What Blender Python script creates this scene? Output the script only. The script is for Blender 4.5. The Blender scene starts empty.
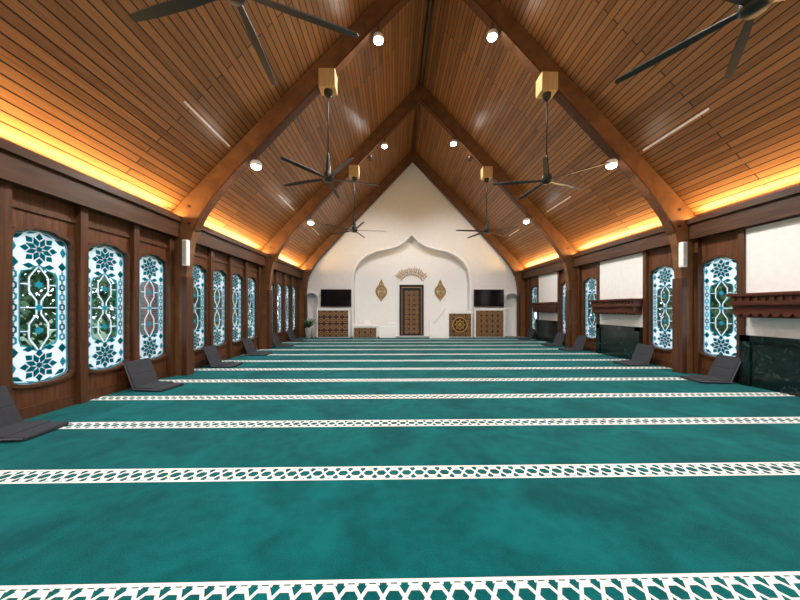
import bpy, bmesh, math, random
from mathutils import Matrix, Vector, Euler
random.seed(4)
sc = bpy.context.scene
COL = sc.collection
try:
    sc.view_settings.view_transform = 'Standard'
    sc.view_settings.look = 'None'
    sc.view_settings.exposure = 0.0
except Exception as e:
    print(e)

# ------------------------------------------------------------ dimensions
XL, XR = -5.2, 7.3
CX = (XL+XR)/2
HW = (XR-XL)/2
YB, YF = -4.5, 16.9
ZR = 10.45
SL = 1.06
ZE = ZR-SL*HW
TR = [-1.8, 2.75, 7.2, 11.85, 16.68]

# ------------------------------------------------------------ materials
def newmat(name):
    m = bpy.data.materials.new(name); m.use_nodes = True
    nt = m.node_tree
    for n in list(nt.nodes): nt.nodes.remove(n)
    out = nt.nodes.new('ShaderNodeOutputMaterial')
    return m, nt, out
def N(nt, t, **kw):
    n = nt.nodes.new(t)
    for k, v in kw.items():
        if k.startswith('i_'):
            n.inputs[k[2:].replace('_', ' ')].default_value = v
        else:
            setattr(n, k, v)
    return n
def ramp(nt, fac, stops):
    r = nt.nodes.new('ShaderNodeValToRGB')
    el = r.color_ramp.elements
    while len(el) < len(stops): el.new(0.5)
    for e, (p, c) in zip(el, stops):
        e.position = p; e.color = (*c, 1)
    nt.links.new(fac, r.inputs[0])
    return r
def pbr(nt, out, rough=.6, metal=0, spec=.4):
    b = nt.nodes.new('ShaderNodeBsdfPrincipled')
    b.inputs['Roughness'].default_value = rough
    b.inputs['Metallic'].default_value = metal
    b.inputs['Specular IOR Level'].default_value = spec
    nt.links.new(b.outputs[0], out.inputs[0])
    return b
def plain(name, c, rough=.6, metal=0, spec=.4, var=.12, scale=8):
    m, nt, out = newmat(name)
    b = pbr(nt, out, rough, metal, spec)
    tc = N(nt, 'ShaderNodeTexCoord')
    no = N(nt, 'ShaderNodeTexNoise', i_Scale=scale, i_Detail=3.0)
    nt.links.new(tc.outputs['Object'], no.inputs['Vector'])
    r = ramp(nt, no.outputs['Fac'], [(0.3, tuple(x*(1-var) for x in c)), (0.7, tuple(min(1, x*(1+var)) for x in c))])
    nt.links.new(r.outputs[0], b.inputs['Base Color'])
    return m
def emis(name, c, s):
    m, nt, out = newmat(name)
    e = N(nt, 'ShaderNodeEmission', i_Strength=s); e.inputs[0].default_value = (*c, 1)
    nt.links.new(e.outputs[0], out.inputs[0]); return m
def wood(name, dark, light, stretch=(20, 20, 1.2), rough=.45):
    m, nt, out = newmat(name)
    b = pbr(nt, out, rough, 0, .35)
    tc = N(nt, 'ShaderNodeTexCoord'); mp = N(nt, 'ShaderNodeMapping')
    mp.inputs['Scale'].default_value = stretch
    nt.links.new(tc.outputs['Object'], mp.inputs[0])
    no = N(nt, 'ShaderNodeTexNoise', i_Scale=1.0, i_Detail=5.0, i_Distortion=.6)
    nt.links.new(mp.outputs[0], no.inputs['Vector'])
    r = ramp(nt, no.outputs['Fac'], [(0.3, dark), (0.7, light)])
    nt.links.new(r.outputs[0], b.inputs['Base Color'])
    return m
def boards(name, c1, c2, groove, bw=9.0, rh=.135, rough=.38):
    m, nt, out = newmat(name)
    b = pbr(nt, out, rough, 0, .4)
    tc = N(nt, 'ShaderNodeTexCoord')
    br = N(nt, 'ShaderNodeTexBrick', offset=.37, i_Scale=1.0)
    br.inputs['Color1'].default_value = (0, 0, 0, 1); br.inputs['Color2'].default_value = (1, 1, 1, 1)
    br.inputs['Mortar'].default_value = (0, 0, 0, 1)
    br.inputs['Mortar Size'].default_value = .010; br.inputs['Mortar Smooth'].default_value = .1
    br.inputs['Brick Width'].default_value = bw; br.inputs['Row Height'].default_value = rh
    nt.links.new(tc.outputs['Object'], br.inputs['Vector'])
    mp = N(nt, 'ShaderNodeMapping'); mp.inputs['Scale'].default_value = (1.3, 30, 1)
    nt.links.new(tc.outputs['Object'], mp.inputs[0])
    no = N(nt, 'ShaderNodeTexNoise', i_Scale=1.0, i_Detail=4.0, i_Distortion=.8)
    nt.links.new(mp.outputs[0], no.inputs['Vector'])
    ad = N(nt, 'ShaderNodeMath', operation='MULTIPLY_ADD'); ad.inputs[1].default_value = .38
    nt.links.new(br.outputs['Color'], ad.inputs[0])
    sc_ = N(nt, 'ShaderNodeMath', operation='MULTIPLY'); sc_.inputs[1].default_value = .7
    nt.links.new(no.outputs['Fac'], sc_.inputs[0]); nt.links.new(sc_.outputs[0], ad.inputs[2])
    r = ramp(nt, ad.outputs[0], [(0.15, c1), (0.85, c2)])
    mx = N(nt, 'ShaderNodeMixRGB'); mx.inputs[2].default_value = (*groove, 1)
    nt.links.new(br.outputs['Fac'], mx.inputs[0]); nt.links.new(r.outputs[0], mx.inputs[1])
    nt.links.new(mx.outputs[0], b.inputs['Base Color'])
    return m

M = {}
M['ceil'] = boards('ceiling_boards', (.10, .042, .016), (.36, .165, .062), (.016, .007, .003))
M['wood'] = wood('dark_wall_wood', (.060, .019, .008), (.15, .056, .02))
M['woodr'] = wood('glulam_wood', (.11, .046, .018), (.20, .09, .036), (3, 3, 3))
M['woodp'] = wood('pilaster_wood', (.05, .017, .007), (.11, .043, .016))
M['beam'] = wood('eave_beam_wood', (.04, .015, .007), (.09, .037, .016), (10, 1, 10))
M['pale'] = wood('pale_wood', (.42, .27, .12), (.55, .38, .18))
M['white'] = plain('white_plaster', (.80, .795, .79), .85, var=.03)
M['niche'] = plain('niche_plaster', (.87, .86, .85), .8, var=.02)
M['black'] = plain('black_metal', (.012, .011, .011), .4)
M['fan'] = plain('fan_blade_black', (.02, .017, .015), .35)
M['screen'] = plain('screen_black', (.004, .004, .005), .12, spec=.5)
M['gold'] = plain('gold', (.46, .28, .08), .45, .5)
M['goldp'] = plain('gold_paint', (.48, .28, .12), .5)
M['brown'] = plain('carved_brown', (.045, .013, .006), .5)
M['red'] = wood('mantel_wood', (.05, .012, .006), (.11, .028, .013), (14, 2, 14))
M['grey'] = plain('grey_fabric', (.045, .047, .055), .95, spec=.1, scale=60)
M['grey2'] = plain('grey_fabric_edge', (.10, .10, .115), .95, spec=.1, scale=60)
M['pot'] = plain('pot_ceramic', (.5, .48, .45), .5)
M['leaf'] = plain('leaf_green', (.05, .13, .035), .6, var=.6, scale=2)
M['bark'] = plain('bark', (.12, .08, .05), .9)
M['plastic'] = plain('white_plastic', (.75, .74, .72), .4)
M['lamp'] = emis('lamp_emitter', (1, .97, .9), 80)
M['led'] = emis('led_warm', (1, .62, .22), 6)

# marble
m, nt, out = newmat('green_marble'); b = pbr(nt, out, .15, 0, .5)
tc = N(nt, 'ShaderNodeTexCoord'); no = N(nt, 'ShaderNodeTexNoise', i_Scale=5.0, i_Detail=8.0, i_Distortion=2.0)
nt.links.new(tc.outputs['Object'], no.inputs['Vector'])
r = ramp(nt, no.outputs['Fac'], [(.35, (.003, .007, .006)), (.58, (.007, .017, .014)), (.7, (.03, .05, .044))])
nt.links.new(r.outputs[0], b.inputs['Base Color']); M['marble'] = m
# brick
m, nt, out = newmat('outside_brick'); b = pbr(nt, out, .9)
tc = N(nt, 'ShaderNodeTexCoord')
sx = N(nt, 'ShaderNodeSeparateXYZ'); cx = N(nt, 'ShaderNodeCombineXYZ')
nt.links.new(tc.outputs['Object'], sx.inputs[0])
a_ = N(nt, 'ShaderNodeMath', operation='ADD'); nt.links.new(sx.outputs[0], a_.inputs[0]); nt.links.new(sx.outputs[1], a_.inputs[1])
nt.links.new(a_.outputs[0], cx.inputs[0]); nt.links.new(sx.outputs[2], cx.inputs[1])
br = N(nt, 'ShaderNodeTexBrick', i_Scale=1.0)
br.inputs['Color1'].default_value = (.26, .09, .05, 1); br.inputs['Color2'].default_value = (.16, .055, .035, 1)
br.inputs['Mortar'].default_value = (.25, .22, .2, 1); br.inputs['Mortar Size'].default_value = .01
br.inputs['Brick Width'].default_value = .22; br.inputs['Row Height'].default_value = .075
nt.links.new(cx.outputs[0], br.inputs['Vector']); nt.links.new(br.outputs['Color'], b.inputs['Base Color']); M['brick'] = m
M['grass'] = plain('grass', (.07, .11, .035), .95, var=.4, scale=3)

# stained glass
def glassy(name, c, tr=.0, td=.7):
    m, nt, out = newmat(name)
    t = N(nt, 'ShaderNodeBsdfTranslucent'); t.inputs[0].default_value = (*c, 1)
    d = N(nt, 'ShaderNodeBsdfDiffuse'); d.inputs[0].default_value = (*c, 1)
    mx = N(nt, 'ShaderNodeMixShader', i_Fac=1-td)
    nt.links.new(t.outputs[0], mx.inputs[1]); nt.links.new(d.outputs[0], mx.inputs[2])
    tp = N(nt, 'ShaderNodeBsdfTransparent'); tp.inputs[0].default_value = (*c, 1)
    m2 = N(nt, 'ShaderNodeMixShader', i_Fac=tr)
    nt.links.new(mx.outputs[0], m2.inputs[1]); nt.links.new(tp.outputs[0], m2.inputs[2])
    nt.links.new(m2.outputs[0], out.inputs[0]); return m
M['frost'] = glassy('frosted_glass', (.92, .95, .96), .05, .88)
M['teal'] = glassy('teal_glass', (.0, .24, .28), .05)
M['aqua'] = glassy('aqua_glass', (.06, .46, .54), .05)
m, nt, out = newmat('clear_glass')
tp = N(nt, 'ShaderNodeBsdfTransparent'); tp.inputs[0].default_value = (.88, .93, .97, 1)
gl = N(nt, 'ShaderNodeBsdfGlossy', i_Roughness=.05); mx = N(nt, 'ShaderNodeMixShader', i_Fac=.05)
nt.links.new(tp.outputs[0], mx.inputs[1]); nt.links.new(gl.outputs[0], mx.inputs[2]); nt.links.new(mx.outputs[0], out.inputs[0])
M['clear'] = m

# carpet with woven prayer-row bands
m, nt, out = newmat('teal_carpet'); b = pbr(nt, out, 1.0, 0, .05)
b.inputs['Sheen Weight'].default_value = .05
def mth(op, a, bb=None, c=None):
    n = N(nt, 'ShaderNodeMath', operation=op)
    for i, v in enumerate((a, bb, c)):
        if v is None: continue
        if isinstance(v, (int, float)): n.inputs[i].default_value = v
        else: nt.links.new(v, n.inputs[i])
    return n.outputs[0]
geo = N(nt, 'ShaderNodeNewGeometry'); sx = N(nt, 'ShaderNodeSeparateXYZ'); nt.links.new(geo.outputs['Position'], sx.inputs[0])
X_, Y_ = sx.outputs[0], sx.outputs[1]
SP, Y0, BW = 1.235, 1.61, .115
yy = mth('ADD', mth('SUBTRACT', Y_, Y0-SP/2), SP*10)
v = mth('SUBTRACT', mth('MODULO', yy, SP), SP/2)
av = mth('ABSOLUTE', v)
P = .24
def tri(off, per):
    t = mth('MODULO', mth('ADD', X_, 300.0+off), per)
    return mth('SUBTRACT', mth('MULTIPLY', mth('ABSOLUTE', mth('SUBTRACT', mth('DIVIDE', t, per), .5)), 4.0), 1.0)
def near(a, bb, w):
    return mth('LESS_THAN', mth('ABSOLUTE', mth('SUBTRACT', a, bb)), w)
def clampmul(o, amp, lim):
    return mth('MAXIMUM', mth('MINIMUM', mth('MULTIPLY', o, amp), lim), -lim)
t1 = clampmul(tri(0, P), .105, .062)
t1n = mth('MULTIPLY', t1, -1.0)
w = near(v, t1, .021)
for o in (near(v, t1n, .021), near(av, .103, .012)):
    w = mth('MAXIMUM', w, o)
w = mth('MAXIMUM', w, mth('MULTIPLY', near(av, .085, .010), near(tri(P/2, P/2), 0.0, .35)))
w = mth('MULTIPLY', w, mth('LESS_THAN', av, BW))
n1 = N(nt, 'ShaderNodeTexNoise', i_Scale=1.5, i_Detail=7.0, i_Distortion=1.0); nt.links.new(geo.outputs['Position'], n1.inputs['Vector'])
n2 = N(nt, 'ShaderNodeTexNoise', i_Scale=110.0, i_Detail=2.0); nt.links.new(geo.outputs['Position'], n2.inputs['Vector'])
n3 = N(nt, 'ShaderNodeTexNoise', i_Scale=9.0, i_Detail=4.0); nt.links.new(geo.outputs['Position'], n3.inputs['Vector'])
f = mth('ADD', mth('MULTIPLY', n1.outputs['Fac'], .45), mth('MULTIPLY', n2.outputs['Fac'], .35))
f = mth('ADD', f, mth('MULTIPLY', n3.outputs['Fac'], .20))
r = ramp(nt, f, [(.40, (.0008, .060, .068)), (.60, (.002, .122, .128))])
mx = N(nt, 'ShaderNodeMixRGB'); mx.inputs[2].default_value = (.80, .80, .76, 1)
nt.links.new(w, mx.inputs[0]); nt.links.new(r.outputs[0], mx.inputs[1]); nt.links.new(mx.outputs[0], b.inputs['Base Color'])
bp = N(nt, 'ShaderNodeBump', i_Strength=.3, i_Distance=.01); nt.links.new(n2.outputs['Fac'], bp.inputs['Height']); nt.links.new(bp.outputs[0], b.inputs['Normal'])
M['carpet'] = m

# ------------------------------------------------------------ mesh builder
class B:
    def __init__(s, name):
        s.name = name; s.bm = bmesh.new(); s.mats = []
    def mi(s, k):
        if k not in s.mats: s.mats.append(k)
        return s.mats.index(k)
    def add_bm(s, tmp, k, mtx=None, smooth=False):
        me = bpy.data.meshes.new('t'); tmp.to_mesh(me); tmp.free(); s.add_me(me, k, mtx, smooth)
    def add_me(s, me, k, mtx=None, smooth=False):
        nv, nf = len(s.bm.verts), len(s.bm.faces)
        s.bm.from_mesh(me); bpy.data.meshes.remove(me)
        s.bm.verts.ensure_lookup_table(); s.bm.faces.ensure_lookup_table()
        i = s.mi(k)
        for f in s.bm.faces[nf:]: f.smooth = smooth; f.material_index = i
        if mtx is not None: bmesh.ops.transform(s.bm, matrix=mtx, verts=s.bm.verts[nv:])
    def box(s, lo, hi, k, mtx=None, bev=0):
        t = bmesh.new(); bmesh.ops.create_cube(t, size=1)
        sz = [hi[i]-lo[i] for i in range(3)]; c = [(hi[i]+lo[i])/2 for i in range(3)]
        bmesh.ops.transform(t, matrix=Matrix.Translation(c) @ Matrix.Diagonal((*sz, 1)), verts=t.verts)
        if bev: bmesh.ops.bevel(t, geom=t.edges[:], offset=bev, segments=3, affect='EDGES', profile=.6)
        s.add_bm(t, k, mtx)
    def strip(s, p, q, wdt, th, k, mtx=None, z=0):
        d = Vector((q[0]-p[0], q[1]-p[1])); L = d.length; a = math.atan2(d.y, d.x)
        mm = Matrix.Translation(((p[0]+q[0])/2, (p[1]+q[1])/2, z)) @ Matrix.Rotation(a, 4, 'Z')
        if mtx is not None: mm = mtx @ mm
        s.box((-L/2, -wdt/2, -th/2), (L/2, wdt/2, th/2), k, mm)
    def poly(s, loops, th, k, mtx=None):
        cu = bpy.data.curves.new('c', 'CURVE'); cu.dimensions = '2D'; cu.fill_mode = 'BOTH'; cu.extrude = th/2
        for lp in loops:
            sp = cu.splines.new('POLY'); sp.points.add(len(lp)-1)
            for i, p in enumerate(lp): sp.points[i].co = (p[0], p[1], 0, 1)
            sp.use_cyclic_u = True
        ob = bpy.data.objects.new('c', cu); COL.objects.link(ob)
        me = bpy.data.meshes.new_from_object(ob)
        bpy.data.objects.remove(ob); bpy.data.curves.remove(cu)
        s.add_me(me, k, mtx)
    def tube(s, pts, r, k, mtx=None, cyc=False):
        cu = bpy.data.curves.new('c', 'CURVE'); cu.dimensions = '3D'; cu.bevel_depth = r; cu.bevel_resolution = 2; cu.use_fill_caps = True
        sp = cu.splines.new('POLY'); sp.points.add(len(pts)-1)
        for i, p in enumerate(pts): sp.points[i].co = (*p, 1)
        sp.use_cyclic_u = cyc
        ob = bpy.data.objects.new('c', cu); COL.objects.link(ob)
        me = bpy.data.meshes.new_from_object(ob)
        bpy.data.objects.remove(ob); bpy.data.curves.remove(cu)
        s.add_me(me, k, mtx, True)
    def lathe(s, prof, k, mtx=None, n=24):
        t = bmesh.new(); rings = []
        for r, z in prof:
            rings.append([t.verts.new((r*math.cos(2*math.pi*i/n), r*math.sin(2*math.pi*i/n), z)) for i in range(n)])
        for a, b2 in zip(rings, rings[1:]):
            for i in range(n):
                t.faces.new((a[i], a[(i+1) % n], b2[(i+1) % n], b2[i]))
        t.faces.new(rings[0][::-1]); t.faces.new(rings[-1])
        s.add_bm(t, k, mtx, True)
    def quad(s, pts, k):
        vs = [s.bm.verts.new(p) for p in pts]; f = s.bm.faces.new(vs); f.material_index = s.mi(k)
    def mesh(s):
        me = bpy.data.meshes.new(s.name); s.bm.to_mesh(me); s.bm.free()
        for k in s.mats: me.materials.append(M[k])
        return me
    def done(s, loc=(0, 0, 0), rot=(0, 0, 0)):
        return put(s.name, s.mesh(), loc, rot)
def put(name, me, loc=(0, 0, 0), rot=(0, 0, 0), parent=None):
    o = bpy.data.objects.new(name, me); COL.objects.link(o); o.location = loc; o.rotation_euler = rot
    if parent: o.parent = parent
    return o
R90 = math.pi/2
XZ = Matrix.Rotation(R90, 4, 'X')
def at(x, y, z): return Matrix.Translation((x, y, z))
YZ = Matrix.Rotation(R90, 4, 'Z') @ Matrix.Rotation(R90, 4, 'X')

# ------------------------------------------------------------ window outline
def outline(grow=0):
    half = [(.0, 1.13), (.13, 1.12), (.20, 1.08), (.33, 1.04), (.375, .98), (.39, .90),
            (.39, -1.02), (.36, -1.07), (.28, -1.10), (.12, -1.13)]
    L = half+[(-x, y) for x, y in reversed(half) if x > 0]
    res = []
    for x, y in L:
        gx = grow if x > .05 else (-grow if x < -.05 else 0)
        gy = grow if y > .5 else -grow
        kx = 1 if abs(x) > .3 else abs(x)/.3
        res.append((x+gx*kx, y+gy))
    return res
WZ = 1.59
def ngon(cx, cy, r, n, ph=0): return [(cx+r*math.cos(ph+2*math.pi*i/n), cy+r*math.sin(ph+2*math.pi*i/n)) for i in range(n)]
def star(cx, cy, r1, r2, n, ph=0): return [(cx+(r1 if i % 2 == 0 else r2)*math.cos(ph+math.pi*i/n), cy+(r1 if i % 2 == 0 else r2)*math.sin(ph+math.pi*i/n)) for i in range(2*n)]

def make_window():
    w = B('window')
    w.poly([outline(grow=.035), outline(grow=-.004)], .20, 'woodp')
    op = [(0, .60), (.07, .57), (.10, .53), (.21, .50), (.235, .42), (.235, -.48), (.21, -.56), (.10, -.59), (.07, -.63), (0, -.66),
          (-.07, -.63), (-.10, -.59), (-.21, -.56), (-.235, -.48), (-.235, .42), (-.21, .50), (-.10, .53), (-.07, .57)]
    w.poly([outline(), op], .010, 'frost')
    w.poly([op], .004, 'clear')
    w.poly([[(x*1.04, y*1.018) for x, y in op], [(x*.98, y*.993) for x, y in op]], .018, 'aqua')
    w.poly([outline(grow=-.012), outline(grow=-.026)], .018, 'aqua')
    for cy in (.84, -.87):
        u = 1 if cy > 0 else -1
        for i in range(8):
            a = i*math.pi/4+math.pi/8
            def p(r, t): return (r*math.cos(a+t), cy+r*math.sin(a+t))
            w.poly([[p(.04, 0), p(.105, .36), p(.18, 0), p(.105, -.36)]], .020, 'teal')
            a2 = a+math.pi/8
            def p2(r, t): return (r*math.cos(a2+t), cy+r*math.sin(a2+t))
            w.poly([[p2(.13, 0), p2(.18, .25), p2(.235, 0), p2(.18, -.25)]], .022, 'teal')
        w.poly([star(0, cy, .045, .028, 8)], .022, 'teal')
        for sg in (-1, 1):
            w.poly([[(sg*.275, cy), (sg*.315, cy+.075), (sg*.355, cy), (sg*.315, cy-.075)]], .02, 'aqua')
            w.poly([[(sg*.25, cy-u*.22), (sg*.305, cy-u*.15), (sg*.36, cy-u*.22), (sg*.305, cy-u*.29)]], .02, 'teal')
            w.poly([[(sg*.06, cy-u*.25), (sg*.13, cy-u*.21), (sg*.20, cy-u*.25), (sg*.13, cy-u*.29)]], .02, 'teal')
            w.poly([[(sg*.20, cy+u*.19), (sg*.26, cy+u*.12), (sg*.33, cy+u*.11), (sg*.31, cy+u*.17)]], .02, 'teal')
            w.poly([[(sg*.03, cy+u*.25), (sg*.12, cy+u*.235), (sg*.16, cy+u*.20), (sg*.08, cy+u*.22)]], .02, 'aqua')
    for sg in (-1, 1):
        for j in range(7):
            y = -.48+j*.155
            hx = [(-.038, .035), (0, .062), (.038, .035), (.038, -.035), (0, -.062), (-.038, -.035)]
            k = 'teal' if j % 2 else 'aqua'
            w.poly([[(sg*.305+a, y+c) for a, c in hx], [(sg*.305+a*.5, y+c*.55) for a, c in hx]], .02, k)
            w.poly([[(sg*.305+a, y+.0775+c) for a, c in ((-.014, 0), (0, .014), (.014, 0), (0, -.014))]], .02, 'teal')
    for sg in (-1, 1):
        pts = [(sg*x, y) for x, y in ((.0, .60), (.12, .42), (.12, .22), (.03, .08), (.03, -.12), (.12, -.26), (.12, -.46), (0, -.66))]
        for a, c in zip(pts, pts[1:]): w.strip(a, c, .016, .012, 'frost')
        for yy_ in (.32, -.36):
            w.strip((sg*.12, yy_), (sg*.235, yy_), .016, .012, 'frost')
        w.strip((sg*.03, -.02), (sg*.235, -.02), .016, .012, 'frost')
    for cy in (.32, -.02, -.36):
        w.poly([star(0, cy, .06, .035, 6, R90)], .014, 'aqua')
    return w.mesh()
wmesh = make_window()
LW = [-.45, .55, 3.55, 4.55, 5.56, 6.56, 8.03, 9.03, 10.03, 11.03, 12.7, 13.68, 14.66, 15.64]
RWn = [3.62, 6.60, 8.0, 11.0, 12.55, 15.45]
wi = 1
for y in LW:
    put('window_%d' % wi, wmesh, (XL-.06, y, WZ), (R90, 0, R90)); wi += 1
for y in RWn:
    put('window_%d' % wi, wmesh, (XR+.06, y, WZ), (R90, 0, -R90)); wi += 1

# ------------------------------------------------------------ walls
def rect(x0, y0, x1, y1): return [(x0, y0), (x1, y0), (x1, y1), (x0, y1)]
def holes(ys): return [[(y+px, WZ+pz) for px, pz in outline(grow=.02)] for y in ys]
b = B('wall_left'); b.poly([rect(YB, 0, YF, ZE+.1)]+holes(LW), .2, 'wood', at(XL-.1, 0, 0) @ YZ); b.done()
b = B('wall_right'); b.poly([rect(YB, 0, YF, ZE+.1)]+holes(RWn), .2, 'wood', at(XR+.1, 0, 0) @ YZ); b.done()
S = .0563
PX0 = 393.3
def px(p): return ((p[0]-PX0)*S, 1.55+(309-p[1])*S)
archp = [(353, 336.6), (353, 280), (354.5, 270), (359, 262), (366, 256), (376, 251.5), (388, 249), (397, 246.5), (404, 242), (411, 235)]
archm = [(822-x, y) for x, y in reversed(archp[:-1])]
arch = [px(p) for p in archp+archm]
arch = [(x, max(z, 0)) for x, z in arch]; arch[0] = (arch[0][0], 0.001); arch[-1] = (arch[-1][0], 0.001)
def sidearch(x0, x1, h):
    c = (x0+x1)/2; r = (x1-x0)/2
    return [(x0, .001), (x0, h-r)]+[(c-r*math.cos(t*math.pi/10), h-r+r*math.sin(t*math.pi/10)) for t in range(1, 10)]+[(x1, h-r), (x1, .001)]
saL = sidearch(-5.05, -4.25, 2.45); saR = sidearch(6.3, 7.1, 2.45)
gab = [(XL-.2, 0), (XR+.2, 0), (XR+.2, ZE-.1), (CX, ZR+.05), (XL-.2, ZE-.1)]
b = B('wall_far'); b.poly([gab, arch, saL, saR], .5, 'white', at(0, YF+.25, 0) @ XZ)
b.box((-6, YF+.5, 0), (8, YF+.6, 6), 'niche'); b.done()
b = B('trim_1')
gx = [(411+(x-411)*1.035, y-(1.6 if y < 330 else 0)) for x, y in archp+archm]
go = [px(p) for p in gx]; go[0] = (go[0][0], 0.001); go[-1] = (go[-1][0], .001)
b.poly([go+arch[::-1]], .08, 'niche', at(0, YF-.01, 0) @ XZ)
for sa_ in (saL, saR):
    c = sum(p[0] for p in sa_)/len(sa_)
    o2 = [(c+(x-c)*1.18, z+(.07 if z > .1 else 0)) for x, z in sa_]
    b.poly([o2+sa_[::-1]], .06, 'niche', at(0, YF-.01, 0) @ XZ)
b.done()
b = B('wall_back'); b.poly([gab], .2, 'white', at(0, YB-.1, 0) @ XZ); b.done()
b = B('floor'); b.box((XL-.2, YB-.2, -.15), (XR+.2, YF+.6, 0), 'carpet'); b.done()
b = B('baseboard_left'); b.box((XL, YB, 0), (XL+.03, YF, .16), 'woodp'); b.done()
b = B('baseboard_right'); b.box((XR-.03, YB, 0), (XR, YF, .16), 'woodp'); b.done()

# roof slopes
ang = math.atan(SL); LEN = (HW+.35)/math.cos(ang)
for sg in (-1, 1):
    me = B('ceiling'); me.box((YB-.1, 0, 0), (YF+.5, LEN, .12), 'ceil'); mesh = me.mesh()
    o = bpy.data.objects.new('ceiling', mesh); COL.objects.link(o)
    down = Vector((sg*math.cos(ang), 0, -math.sin(ang))); xv = Vector((0, 1, 0)); nrm = xv.cross(down)
    if nrm.z < 0: nrm = -nrm
    o.matrix_world = Matrix(((xv.x, down.x, nrm.x, CX), (xv.y, down.y, nrm.y, 0), (xv.z, down.z, nrm.z, ZR), (0, 0, 0, 1)))
b = B('trim_4'); b.box((CX-.04, YB, ZR-.14), (CX+.04, YF, ZR-.03), 'beam'); b.done()

# ------------------------------------------------------------ arch frames (glulam)
IZ = 9.80
def frame_mesh():
    b = B('roof_truss')
    inner = [(HW-.28, 0), (HW-.34, 2.2), (HW-.42, 3.0), (HW-.52, 3.4), (HW-.72, 3.82), (HW-1.0, 4.22), (HW-1.5, 4.80)]
    inner.append((0, IZ))
    outer = [(HW, 0), (HW, ZE-.02), (0, ZR-.02)]
    Lp = [(d, z) for d, z in outer]+[(-d, z) for d, z in reversed(outer[:-1])]+[(-d, z) for d, z in inner]+[(d, z) for d, z in reversed(inner[:-1])]
    b.poly([Lp], .20, 'woodr', XZ)
    for sg in (-1, 1):
        for a, c in zip(inner[3:], inner[4:]):
            b.strip((sg*a[0], a[1]), (sg*c[0], c[1]), .035, .23, 'woodp', XZ)
        x0, x1 = sorted((sg*(HW-.38), sg*(HW-.26)))
        b.box((x0, -.125, 0), (x1, .125, 2.3), 'woodp')
        for zz in (3.55, 3.95):
            b.tube([(sg*(HW-.42), -.115, zz), (sg*(HW-.42), .115, zz)], .035, 'black')
    return b.mesh()
fm = frame_mesh()
for y in TR: put('roof_truss', fm, (CX, y, 0))

# eave beams, cove lights
for sg, xw in ((1, XL), (-1, XR)):
    b = B('eave_beam')
    x0, x1 = sorted((xw, xw+sg*.2)); b.box((x0, YB, 3.22), (x1, YF, 3.64), 'beam')
    x0, x1 = sorted((xw, xw+sg*.26)); b.box((x0, YB, 3.58), (x1, YF, 3.66), 'beam')
    x0, x1 = sorted((xw+sg*.26, xw+sg*.23)); b.box((x0, YB, 3.66), (x1, YF, 3.70), 'beam')
    b.done()
    for i in range(len(TR)):
        y0 = (TR[i-1] if i > 0 else YB)+.15; y1 = TR[i]-.15
        c = B('cove_light'); x0, x1 = sorted((xw+sg*.08, xw+sg*.12)); c.box((x0, y0, 3.66), (x1, y1, 3.675), 'led'); co = c.done()
        l = bpy.data.lights.new('cove_glow', 'AREA'); l.shape = 'RECTANGLE'; l.size = .08; l.size_y = y1-y0
        l.color = (1, .60, .22); l.energy = 28*(y1-y0)
        lo = bpy.data.objects.new('cove_glow', l); COL.objects.link(lo); lo.parent = co
        lo.location = (xw+sg*.14, (y0+y1)/2, 3.70); lo.rotation_euler = (0, math.pi-sg*math.radians(-30), 0)

# ------------------------------------------------------------ pilasters
b = B('trim_2')
mids = [-.95, .05, 1.05, 3.05, 4.05, 5.05, 6.06, 7.0, 7.5, 8.53, 9.53, 10.53, 11.52, 12.2, 13.19, 14.17, 15.15, 16.15]
for y in mids:
    if any(abs(y-t) < .2 for t in TR): continue
    b.box((XL, y-.06, .0), (XL+.10, y+.06, 3.22), 'woodp')
for y0, y1 in ((2.9, 7.05), (7.35, 11.7), (12.0, 16.5)):
    b.box((XL, y0, 2.94), (XL+.03, y1, 3.0), 'woodp')
b.done()
b = B('trim_3')
for y in (2.98, 4.12, 6.1, 7.03, 7.42, 8.5, 10.5, 11.6, 12.06, 13.05, 14.95, 15.95):
    b.box((XR-.09, y-.055, 0), (XR, y+.055, 3.22), 'woodp')
b.done()

# right wall plaster panels, mantel shelves, marble surrounds
for yc in (5.11, 9.5, 14.0):
    h = .93
    b = B('plaster_panel'); b.box((XR-.05, yc-h, 1.0), (XR-.001, yc+h, 3.2), 'white'); b.done()
    b = B('marble_fireplace_surround')
    b.box((XR-.16, yc-h, 0), (XR-.051, yc+h, 1.02), 'marble', bev=.01)
    b.box((XR-.19, yc-h, 0), (XR-.16, yc-h+.18, 1.02), 'marble'); b.box((XR-.19, yc+h-.18, 0), (XR-.16, yc+h, 1.02), 'marble')
    b.box((XR-.19, yc-h, .9), (XR-.16, yc+h, 1.02), 'marble')
    b.done()
    b = B('mantel_shelf')
    b.box((XR-.42, yc-h-.04, 1.80), (XR-.05, yc+h+.04, 1.86), 'red', bev=.012)
    b.box((XR-.36, yc-h, 1.70), (XR-.05, yc+h, 1.80), 'red')
    b.box((XR-.39, yc-h-.02, 1.62), (XR-.05, yc+h+.02, 1.70), 'red', bev=.008)
    pts = [(-h, 1.62)]
    n = 12
    for i in range(n):
        x0 = -h+i*2*h/n
        for t in range(0, 9): pts.append((x0+t/8*2*h/n, 1.47-.07*math.sin(math.pi*t/8)))
    pts += [(h, 1.62)]
    b.poly([pts], .04, 'red', at(XR-.31, yc, 0) @ YZ)
    b.box((XR-.27, yc-h+.05, 1.38), (XR-.05, yc+h-.05, 1.62), 'red')
    for i in range(15):
        y = yc-h+.06+i*(2*h-.12)/14
        b.box((XR-.385, y-.03, 1.71), (XR-.35, y+.03, 1.78), 'woodp')
    b.done()

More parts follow.
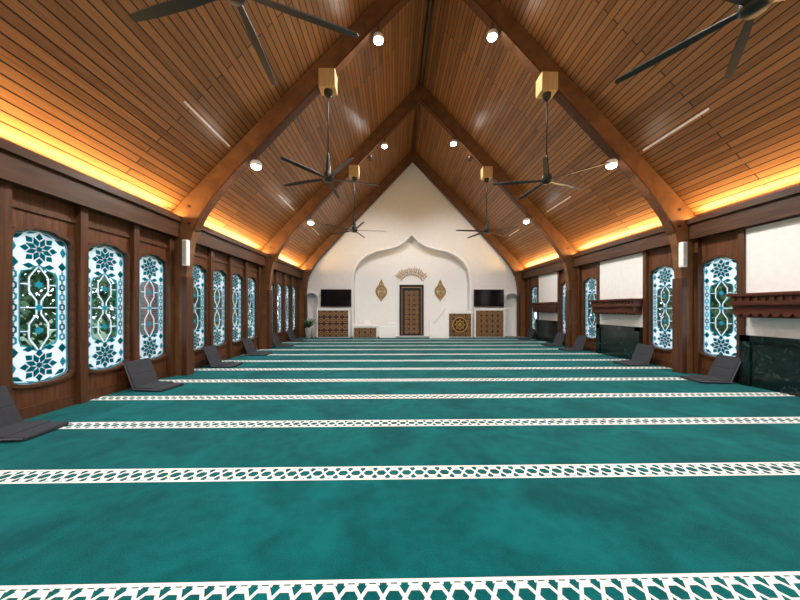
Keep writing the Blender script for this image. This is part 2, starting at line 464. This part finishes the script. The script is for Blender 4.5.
# ------------------------------------------------------------ ceiling fans
def fan_mesh(phase, top, dark='fan'):
    b = B('ceiling_fan')
    b.lathe([(.0, .62), (.03, .60), (.035, .45), (.05, .3), (.06, .16), (.10, .12), (.12, .04), (.12, -.03), (.09, -.07), (.0, -.075)], 'black')
    b.lathe([(.017, .5), (.017, top)], 'black', n=10)
    b.lathe([(.03, top-.16), (.09, top-.1), (.10, top-.02), (.10, top)], 'black')
    b.box((-.19, -.16, top), (.19, .16, top+.42), 'pale', bev=.01)
    for i in range(5):
        a = math.radians(phase+72*i)
        t = bmesh.new()
        prof = [(.10, .03), (.22, .036), (.5, .048), (.9, .048), (1.12, .042), (1.22, .034), (1.235, .01)]
        up, lo = [], []
        for z0, lst in ((.008, up), (-.008, lo)):
            pp = [(x, y) for x, y in prof]+[(x, -y) for x, y in reversed(prof)]
            for x, y in pp: lst.append(t.verts.new((x, y, z0)))
        t.faces.new(up); t.faces.new(lo[::-1])
        for j in range(len(up)): t.faces.new((up[j], lo[j], lo[(j+1) % len(up)], up[(j+1) % len(up)]))
        b.add_bm(t, dark, Matrix.Rotation(a, 4, 'Z') @ Matrix.Rotation(math.radians(12), 4, 'X'))
    return b.mesh()
fz = 4.62
for (x, y, ph) in ((CX-2.6, 2.92, 22), (CX+2.6, 2.96, 50), (CX-2.6, 7.1, 17), (CX+2.6, 7.1, 25), (CX-2.6, 11.75, 5), (CX+2.6, 11.75, 40)):
    d = abs(x-CX); inner_z = IZ-(IZ-4.80)/(HW-1.5)*d
    put('ceiling_fan', fan_mesh(ph, inner_z-.38-fz), (x, y, fz))

# ------------------------------------------------------------ spotlights on trusses
b = B('spotlight')
b.lathe([(.09, .0), (.12, .03), (.13, .08), (.10, .13), (.0, .14)], 'plastic')
b.lathe([(.0, -.05), (.06, -.045), (.10, -.015), (.11, .008), (0, .01)], 'lamp')
b.tube([(0, 0, .12), (0, 0, .40)], .014, 'woodp')
spm = b.mesh()
for ty in TR[:4]:  # first two trusses are out of view; their spots are added fill light
    for d in (-4.3, -1.42, 1.3, 4.2):
        z = IZ-(IZ-4.80)/(HW-1.5)*abs(d)-.38
        o = put('spotlight', spm, (CX+d, ty-.06, z))
        l = bpy.data.lights.new('spot_bulb', 'SPOT'); l.energy = 390; l.spot_size = math.radians(165); l.spot_blend = .7; l.shadow_soft_size = .09; l.color = (1, .95, .88)
        lo = bpy.data.objects.new('spot_bulb', l); COL.objects.link(lo); lo.parent = o; lo.location = (0, 0, -.08)
for d in (-2.0, 2.0):  # invented floodlights, added to brighten the far wall and mihrab
    z = IZ-(IZ-4.80)/(HW-1.5)*abs(d)
    b = B('added_wall_wash')
    b.tube([(0, 0, .3), (0, 0, .0)], .02, 'woodp')
    R = Matrix.Rotation(math.radians(62), 4, 'X')
    b.lathe([(.06, -.1), (.07, 0), (.07, .1), (.0, .12)], 'black', R)
    b.lathe([(0, -.10), (.05, -.09), (.05, -.08), (0, -.07)], 'lamp', R)
    o = b.done((CX+d, 12.0, z-.10))
    l = bpy.data.lights.new('added_wash_light', 'SPOT'); l.energy = 420; l.spot_size = math.radians(80); l.spot_blend = 1; l.shadow_soft_size = .1; l.color = (1, .97, .96)
    lo = bpy.data.objects.new('added_wash_light', l); COL.objects.link(lo); lo.parent = o; lo.location = (0, .14, -.07); lo.rotation_euler = (math.radians(50), 0, 0)

for y0, y1 in ((5.5, 6.95), (9.9, 11.4), (14, 15.2)):
    for sg in (-1, 1):
        d = 4.85
        b = B('ceiling_slot_diffuser'); b.box((-.018, y0, -.05), (.018, y1, -.01), 'plastic')
        b.done((CX+sg*d, 0, ZR-SL*d), (0, sg*ang, 0))

for x, y in ((XL+.38, 7.15), (XR-.38, 7.15)):
    b = B('wall_speaker'); b.box((-.055, -.06, 0), (.055, .06, .6), 'plastic', bev=.015)
    b.box((-.045, -.066, .03), (.045, -.058, .57), 'pot')
    b.box((-.02, -.01, .2), (.02, .1, .3), 'black')
    b.done((x, y-.1, 2.55))

# ------------------------------------------------------------ floor chairs
def chair_mesh():
    b = B('floor_chair')
    b.box((.0, -.26, .0), (.38, .26, .075), 'grey', bev=.028)
    b.box((.37, -.26, .0), (.60, .26, .055), 'grey', bev=.022)
    R = at(.02, 0, .04) @ Matrix.Rotation(math.radians(-22), 4, 'Y')
    b.box((-.035, -.26, 0), (.04, .26, .26), 'grey', R, bev=.028)
    b.box((-.035, -.26, .25), (.035, .26, .54), 'grey', R, bev=.028)
    b.tube([(.0, -.262, .035), (.58, -.262, .03)], .012, 'grey2'); b.tube([(.0, .262, .035), (.58, .262, .03)], .012, 'grey2')
    for sg in (-1, 1):
        b.tube([(0, sg*.262, 0), (0, sg*.262, .52)], .012, 'grey2', R)
    b.tube([(0, -.262, .52), (0, .262, .52)], .012, 'grey2', R)
    return b.mesh()
cm = chair_mesh()
for x, y, r in ((XL+.28, 3.80, 4), (XL+.31, 6.0, -6), (XL+.36, 8.25, 5), (XL+.36, 10.3, 0), (XL+.4, 12.5, 3), (XL+.4, 14.4, -3)):
    put('floor_chair', cm, (x, y, .002), (0, 0, math.radians(r)))
for x, y, r in ((XR-.30, 6.3, 172), (XR-.38, 8.3, 184), (XR-.42, 11.1, 178), (XR-.36, 12.6, 183), (XR-.36, 15.3, 180)):
    put('floor_chair', cm, (x, y, .002), (0, 0, math.radians(r)))

# ------------------------------------------------------------ carved lattice
def lattice(b, x0, z0, x1, z1, y, cells, base='brown', line='goldp', th=.02):
    b.box((x0, y, z0), (x1, y+.04, z1), base)
    nx = cells; cw = (x1-x0)/nx; nz = max(1, round((z1-z0)/cw)); ch = (z1-z0)/nz
    mt = at(0, y-.008, 0) @ XZ
    for i in range(nx):
        for j in range(nz):
            cx_, cz = x0+(i+.5)*cw, z0+(j+.5)*ch
            b.poly([star(cx_, cz, cw*.48, cw*.35, 8), star(cx_, cz, cw*.38, cw*.26, 8)], th, line, mt)
            b.poly([star(cx_, cz, cw*.13, cw*.08, 8)], th, line, mt)
    fw = .05
    for lo, hi in (((x0-fw, z0), (x0, z1)), ((x1, z0), (x1+fw, z1)), ((x0-fw, z1), (x1+fw, z1+fw))):
        b.box((lo[0], y-.03, lo[1]), (hi[0], y+.05, hi[1]), 'niche')

yc = 16.15
K = .0541
def fx(p): return (p-PX0)*K
b = B('wooden_lattice_counter'); x0, x1 = fx(318), fx(348)
b.box((x0-.08, yc+.04, 0), (x1+.08, yc+.34, 1.55), 'niche'); lattice(b, x0, .06, x1, 1.47, yc, 5); b.box((x0-.12, yc-.05, 1.52), (x1+.12, yc+.4, 1.60), 'niche', bev=.01); b.done()
b = B('low_lattice_table'); x0, x1 = fx(354), fx(376)
b.box((x0-.05, yc-.2, 0), (x1+.05, yc+.3, .62), 'niche'); lattice(b, x0, .05, x1, .56, yc-.25, 4); b.box((x0-.12, yc-.32, .62), (x1+.12, yc+.35, .69), 'niche', bev=.01)
b.box((fx(379), yc-.1, 0), (fx(395), yc+.3, .62), 'niche', bev=.02); b.box((fx(387), yc-.05, .62), (fx(395), yc+.3, .8), 'niche', bev=.02)
b.box((fx(364), yc-.1, .69), (fx(370), yc+.1, .95), 'niche', bev=.02); b.done()
b = B('minbar'); x0, x1 = fx(447.5), fx(470.5)
b.box((x0-.08, yc+.04, 0), (x1+.08, yc+.6, 1.38), 'niche'); lattice(b, x0, .06, x1, 1.3, yc, 4)
b.box((x0-.12, yc-.05, 1.34), (x1+.1, yc+.62, 1.42), 'niche', bev=.01)
xm = (x0+x1)/2
mt = at(xm, yc-.03, .70) @ XZ
b.poly([ngon(0, 0, .40, 32)], .02, 'brown', mt)
b.poly([ngon(0, 0, .42, 32), ngon(0, 0, .36, 32)], .05, 'gold', mt)
b.poly([star(0, 0, .31, .2, 8), star(0, 0, .23, .13, 8)], .05, 'gold', mt); b.poly([ngon(0, 0, .1, 16)], .05, 'gold', mt)
x0, x1 = fx(475), fx(503)
b.box((x0-.07, yc+.04, 0), (x1+.08, yc+.6, 1.55), 'niche'); lattice(b, x0, .06, x1, 1.47, yc, 5)
b.box((x0-.1, yc-.05, 1.52), (x1+.12, yc+.62, 1.60), 'niche', bev=.01)
sa, sb = fx(429), fx(446.5)
b.poly([[(sa, 0), (sb, 0), (sb, 1.42), (sb-.22, 1.42), (sa+.2, .75), (sa, .75)]], .10, 'niche', at(0, yc-.3, 0) @ XZ)
b.strip((sa+.16, .80), (sb-.2, 1.47), .06, .16, 'white', at(0, yc-.3, 0) @ XZ)
for i in range(4): b.box((sa+.1+i*.2, yc-.25, 0), (sb, yc+.6, .2*(i+1)), 'niche')
b.box((sa-.06, yc-.38, 0), (sa+.12, yc-.22, .95), 'niche', bev=.01)
b.box((sb-.16, yc-.38, 0), (sb+.02, yc-.22, 1.6), 'niche', bev=.01)
b.done()

# carved door in mihrab
b = B('door_1'); yd = YF+.40
xc = (411-PX0)*S*1.02
b.box((xc-.70, yd, 0.002), (xc+.70, yd+.07, 2.95), 'black', bev=.01)
lattice(b, xc-.42, .12, xc+.42, 2.62, yd-.03, 3)
for sg in (-1, 1):
    b.box((xc+sg*.56-.012, yd-.03, .05), (xc+sg*.56+.012, yd, 2.8), 'goldp')
b.box((xc-.57, yd-.03, 2.78), (xc+.57, yd, 2.81), 'goldp')
for sg in (-1, 1): b.box((xc+sg*.47-.05, yd-.065, .08), (xc+sg*.47+.05, yd-.02, 2.68), 'black')
b.box((xc-.52, yd-.065, 2.62), (xc+.52, yd-.02, 2.72), 'black')
b.done()

# calligraphic ornaments (gold)
def swirl(cx_, cz, r, turns, ph, y):
    return [(cx_+r*(1-t/26)*math.cos(ph+turns*2*math.pi*t/26), y, cz+r*(1-t/26)*math.sin(ph+turns*2*math.pi*t/26)) for t in range(24)]
yo = YF+.46
for pxx in (380.5, 440):
    cxx, cz = px((pxx, 290))
    cxx *= 1.02
    b = B('gold_calligraphy_ornament')
    R = .30
    b.tube([(cxx+R*math.cos(t*math.pi/16), yo, cz-.05+R*1.12*math.sin(t*math.pi/16)) for t in range(32)], .034, 'gold', cyc=True)
    b.tube([(cxx+R*.72*math.cos(t*math.pi/16), yo, cz-.05+R*.85*math.sin(t*math.pi/16)) for t in range(32)], .014, 'gold', cyc=True)
    for i in range(12):
        a = i*math.pi/6
        b.tube(swirl(cxx+R*.86*math.cos(a), cz-.05+R*math.sin(a), .055, 1, a, yo-.01), .016, 'gold')
    for (dx, dz, r, ph) in ((-.08, .06, .11, 0), (.09, .04, .11, 2), (-.06, -.15, .11, 4), (.08, -.17, .09, 1)):
        b.tube(swirl(cxx+dx, cz+dz, r, 1.5, ph, yo-.01), .022, 'gold')
    b.tube([(cxx-.13, yo, cz+.30), (cxx-.10, yo, cz+.40), (cxx, yo, cz+.62), (cxx+.10, yo, cz+.40), (cxx+.13, yo, cz+.30)], .03, 'gold')
    b.tube([(cxx, yo, cz+.35), (cxx, yo, cz+.55)], .03, 'gold')
    b.tube([(cxx-.14, yo, cz-.38), (cxx-.05, yo, cz-.47), (cxx, yo, cz-.60), (cxx+.05, yo, cz-.47), (cxx+.14, yo, cz-.38)], .028, 'gold')
    b.done()
b = B('gold_calligraphy_arc')
cxx, cz = px((411, 286)); cxx *= 1.02
rnd = random.Random(9)
for k in range(15):      # tall strokes, bowls and dots following the arc
    a = math.radians(145-k*7.86)
    R = .86
    c0, s0 = math.cos(a), math.sin(a)
    bx, bz = cxx+R*c0, cz+R*s0
    top_ = rnd.choice((.20, .30, .26))
    b.tube([(bx-.08*c0, yo, bz-.08*s0), (bx+.02*c0+.02*s0, yo, bz+.02*s0-.02*c0), (bx+top_*c0, yo, bz+top_*s0)], .020, 'gold')
    if k % 2 == 0:
        b.tube([(bx-.06*c0+.11*math.cos(a+math.pi+t*.4-.8), yo-.01, bz-.06*s0+.11*math.sin(a+math.pi+t*.4-.8)) for t in range(6)], .024, 'gold')
    else:
        b.tube(swirl(bx+.04*c0, bz+.04*s0, .085, 1.0, a+1, yo-.01), .018, 'gold')
    b.poly([ngon(bx+.16*c0-.05*s0, bz+.16*s0+.05*c0, .03, 4)], .03, 'gold', at(0, yo, 0) @ XZ)
b.done()

# televisions
for x0, x1 in ((320, 350.5), (474, 504.5)):
    a0, a1 = (x0-PX0)*S*.98, (x1-PX0)*S*.98
    b = B('wall_television'); z0, z1 = 1.68, 2.64
    b.box((a0, YF-.28, z0), (a1, YF-.20, z1), 'black', bev=.01); b.box((a0+.03, YF-.285, z0+.04), (a1-.03, YF-.279, z1-.03), 'screen')
    b.box(((a0+a1)/2-.25, YF-.21, 1.95), ((a0+a1)/2+.25, YF-.01, 2.35), 'black'); b.done()

# potted plant
b = B('potted_plant')
b.lathe([(.11, 0), (.15, .02), (.19, .50), (.20, .53), (.17, .53), (.16, .49), (0, .48)], 'pot')
for i in range(60):
    a = random.uniform(0, 2*math.pi); L = random.uniform(.35, .7); e = random.uniform(1.0, 1.5); wd = .035
    p0 = Vector((0, 0, .48))
    side = Vector((-math.sin(a), math.cos(a), 0))
    pts = []
    for t in range(6):
        u = t/5; el = e-u*1.0
        p0 = p0+Vector((math.cos(a)*math.cos(el), math.sin(a)*math.cos(el), math.sin(el)))*L/5
        ww = wd*math.sin(math.pi*min(.97, u*.85+.12)); pts.append((p0-side*ww, p0+side*ww))
    for p, q in zip(pts, pts[1:]): b.quad([p[0], p[1], q[1], q[0]], 'leaf')
b.done((-4.5, 15.95, 0))

b = B('picture_frame'); b.box((5.98, YF-.04, 1.6), (6.18, YF-.001, 2.1), 'goldp', bev=.008); b.box((6.01, YF-.045, 1.64), (6.15, YF-.039, 2.06), 'white'); b.done()

# ------------------------------------------------------------ outside
b = B('ground_outside'); b.box((-60, -40, -.5), (60, 60, -.3), 'grass'); b.done()
def tree(x, y, h=5, r=1.7, n=2600, s=1.0):
    b = B('tree'); rnd = random.Random(int(x*13+y*7))
    b.lathe([(.2, -.3), (.14, 1), (.12, 2), (.07, h*.7), (0.02, h*.9)], 'bark', n=10)
    for i in range(8):
        a = rnd.uniform(0, 6.28); z = rnd.uniform(1.0, h*.7)
        b.tube([(0, 0, z), (math.cos(a)*r*.4, math.sin(a)*r*.4, z+.4), (math.cos(a)*r*.8, math.sin(a)*r*.8, z+.6)], .03, 'bark')
    for i in range(n):
        v = Vector((rnd.gauss(0, 1), rnd.gauss(0, 1), rnd.gauss(0, 1))).normalized()*rnd.random()**.4
        c = Vector((v.x*r, v.y*r, h*.48+v.z*h*.5))
        q = Euler((rnd.uniform(0, 6), rnd.uniform(0, 6), rnd.uniform(0, 6))).to_matrix()
        a_, b_ = q @ Vector((.11*s, 0, 0)), q @ Vector((0, .08*s, 0))
        b.quad([c-a_, c-b_, c+a_, c+b_], 'leaf')
    b.done((x, y, 0))
for x, y, h, r, s in ((-9.4, 5.9, 5, 1.7, 1), (-11.4, 8.9, 6, 1.9, 1.1), (-13, 15.2, 6, 2.5, 1.3), (-14, 21.5, 7, 3, 1.8), (-16, 29, 7, 3.2, 2),
                      (11.9, 10.3, 5, 2.0, 1), (12.6, 14.6, 5.5, 2.1, 1.2), (14.5, 20.5, 7, 2.8, 1.6), (16, 28, 7, 3.2, 2), (-19, 12, 7, 3, 2), (19, 16, 7, 3, 2)):
    tree(x, y, h, r, 3400, s)
b = B('brick_pier'); b.box((-9.0, 10.6, -.3), (-8.4, 11.7, 4.5), 'brick'); b.box((-9.06, 10.54, 4.5), (-8.34, 11.76, 4.62), 'pot'); b.done()

# ------------------------------------------------------------ world
w = bpy.data.worlds.new('World'); sc.world = w; w.use_nodes = True
nt = w.node_tree
for n in list(nt.nodes): nt.nodes.remove(n)
o = nt.nodes.new('ShaderNodeOutputWorld'); bg = nt.nodes.new('ShaderNodeBackground'); sky = nt.nodes.new('ShaderNodeTexSky')
sky.sky_type = 'NISHITA'; sky.sun_disc = False; sky.sun_elevation = math.radians(50); sky.sun_rotation = math.radians(200)
ms = nt.nodes.new('ShaderNodeMixRGB'); ms.blend_type = 'ADD'; ms.inputs[0].default_value = 1; ms.inputs[2].default_value = (2.7, 2.75, 2.8, 1)
nt.links.new(sky.outputs[0], ms.inputs[1])
nt.links.new(ms.outputs[0], bg.inputs[0]); nt.links.new(bg.outputs[0], o.inputs[0]); bg.inputs[1].default_value = .62
l = bpy.data.lights.new('sun', 'SUN'); l.energy = 4; l.angle = .02; l.color = (1, .95, .86)
so = bpy.data.objects.new('sun', l); COL.objects.link(so); so.rotation_euler = (math.radians(-35), math.radians(4), 0)

# ------------------------------------------------------------ camera
cam = bpy.data.cameras.new('camera'); co = bpy.data.objects.new('camera', cam); COL.objects.link(co)
co.location = (0, 0, 1.55); co.rotation_euler = (R90, 0, -math.atan(6/300))
cam.sensor_width = 36; cam.lens = 13.5; cam.clip_start = .05; cam.clip_end = 300
cam.shift_x = 0; cam.shift_y = 9/800
sc.camera = co
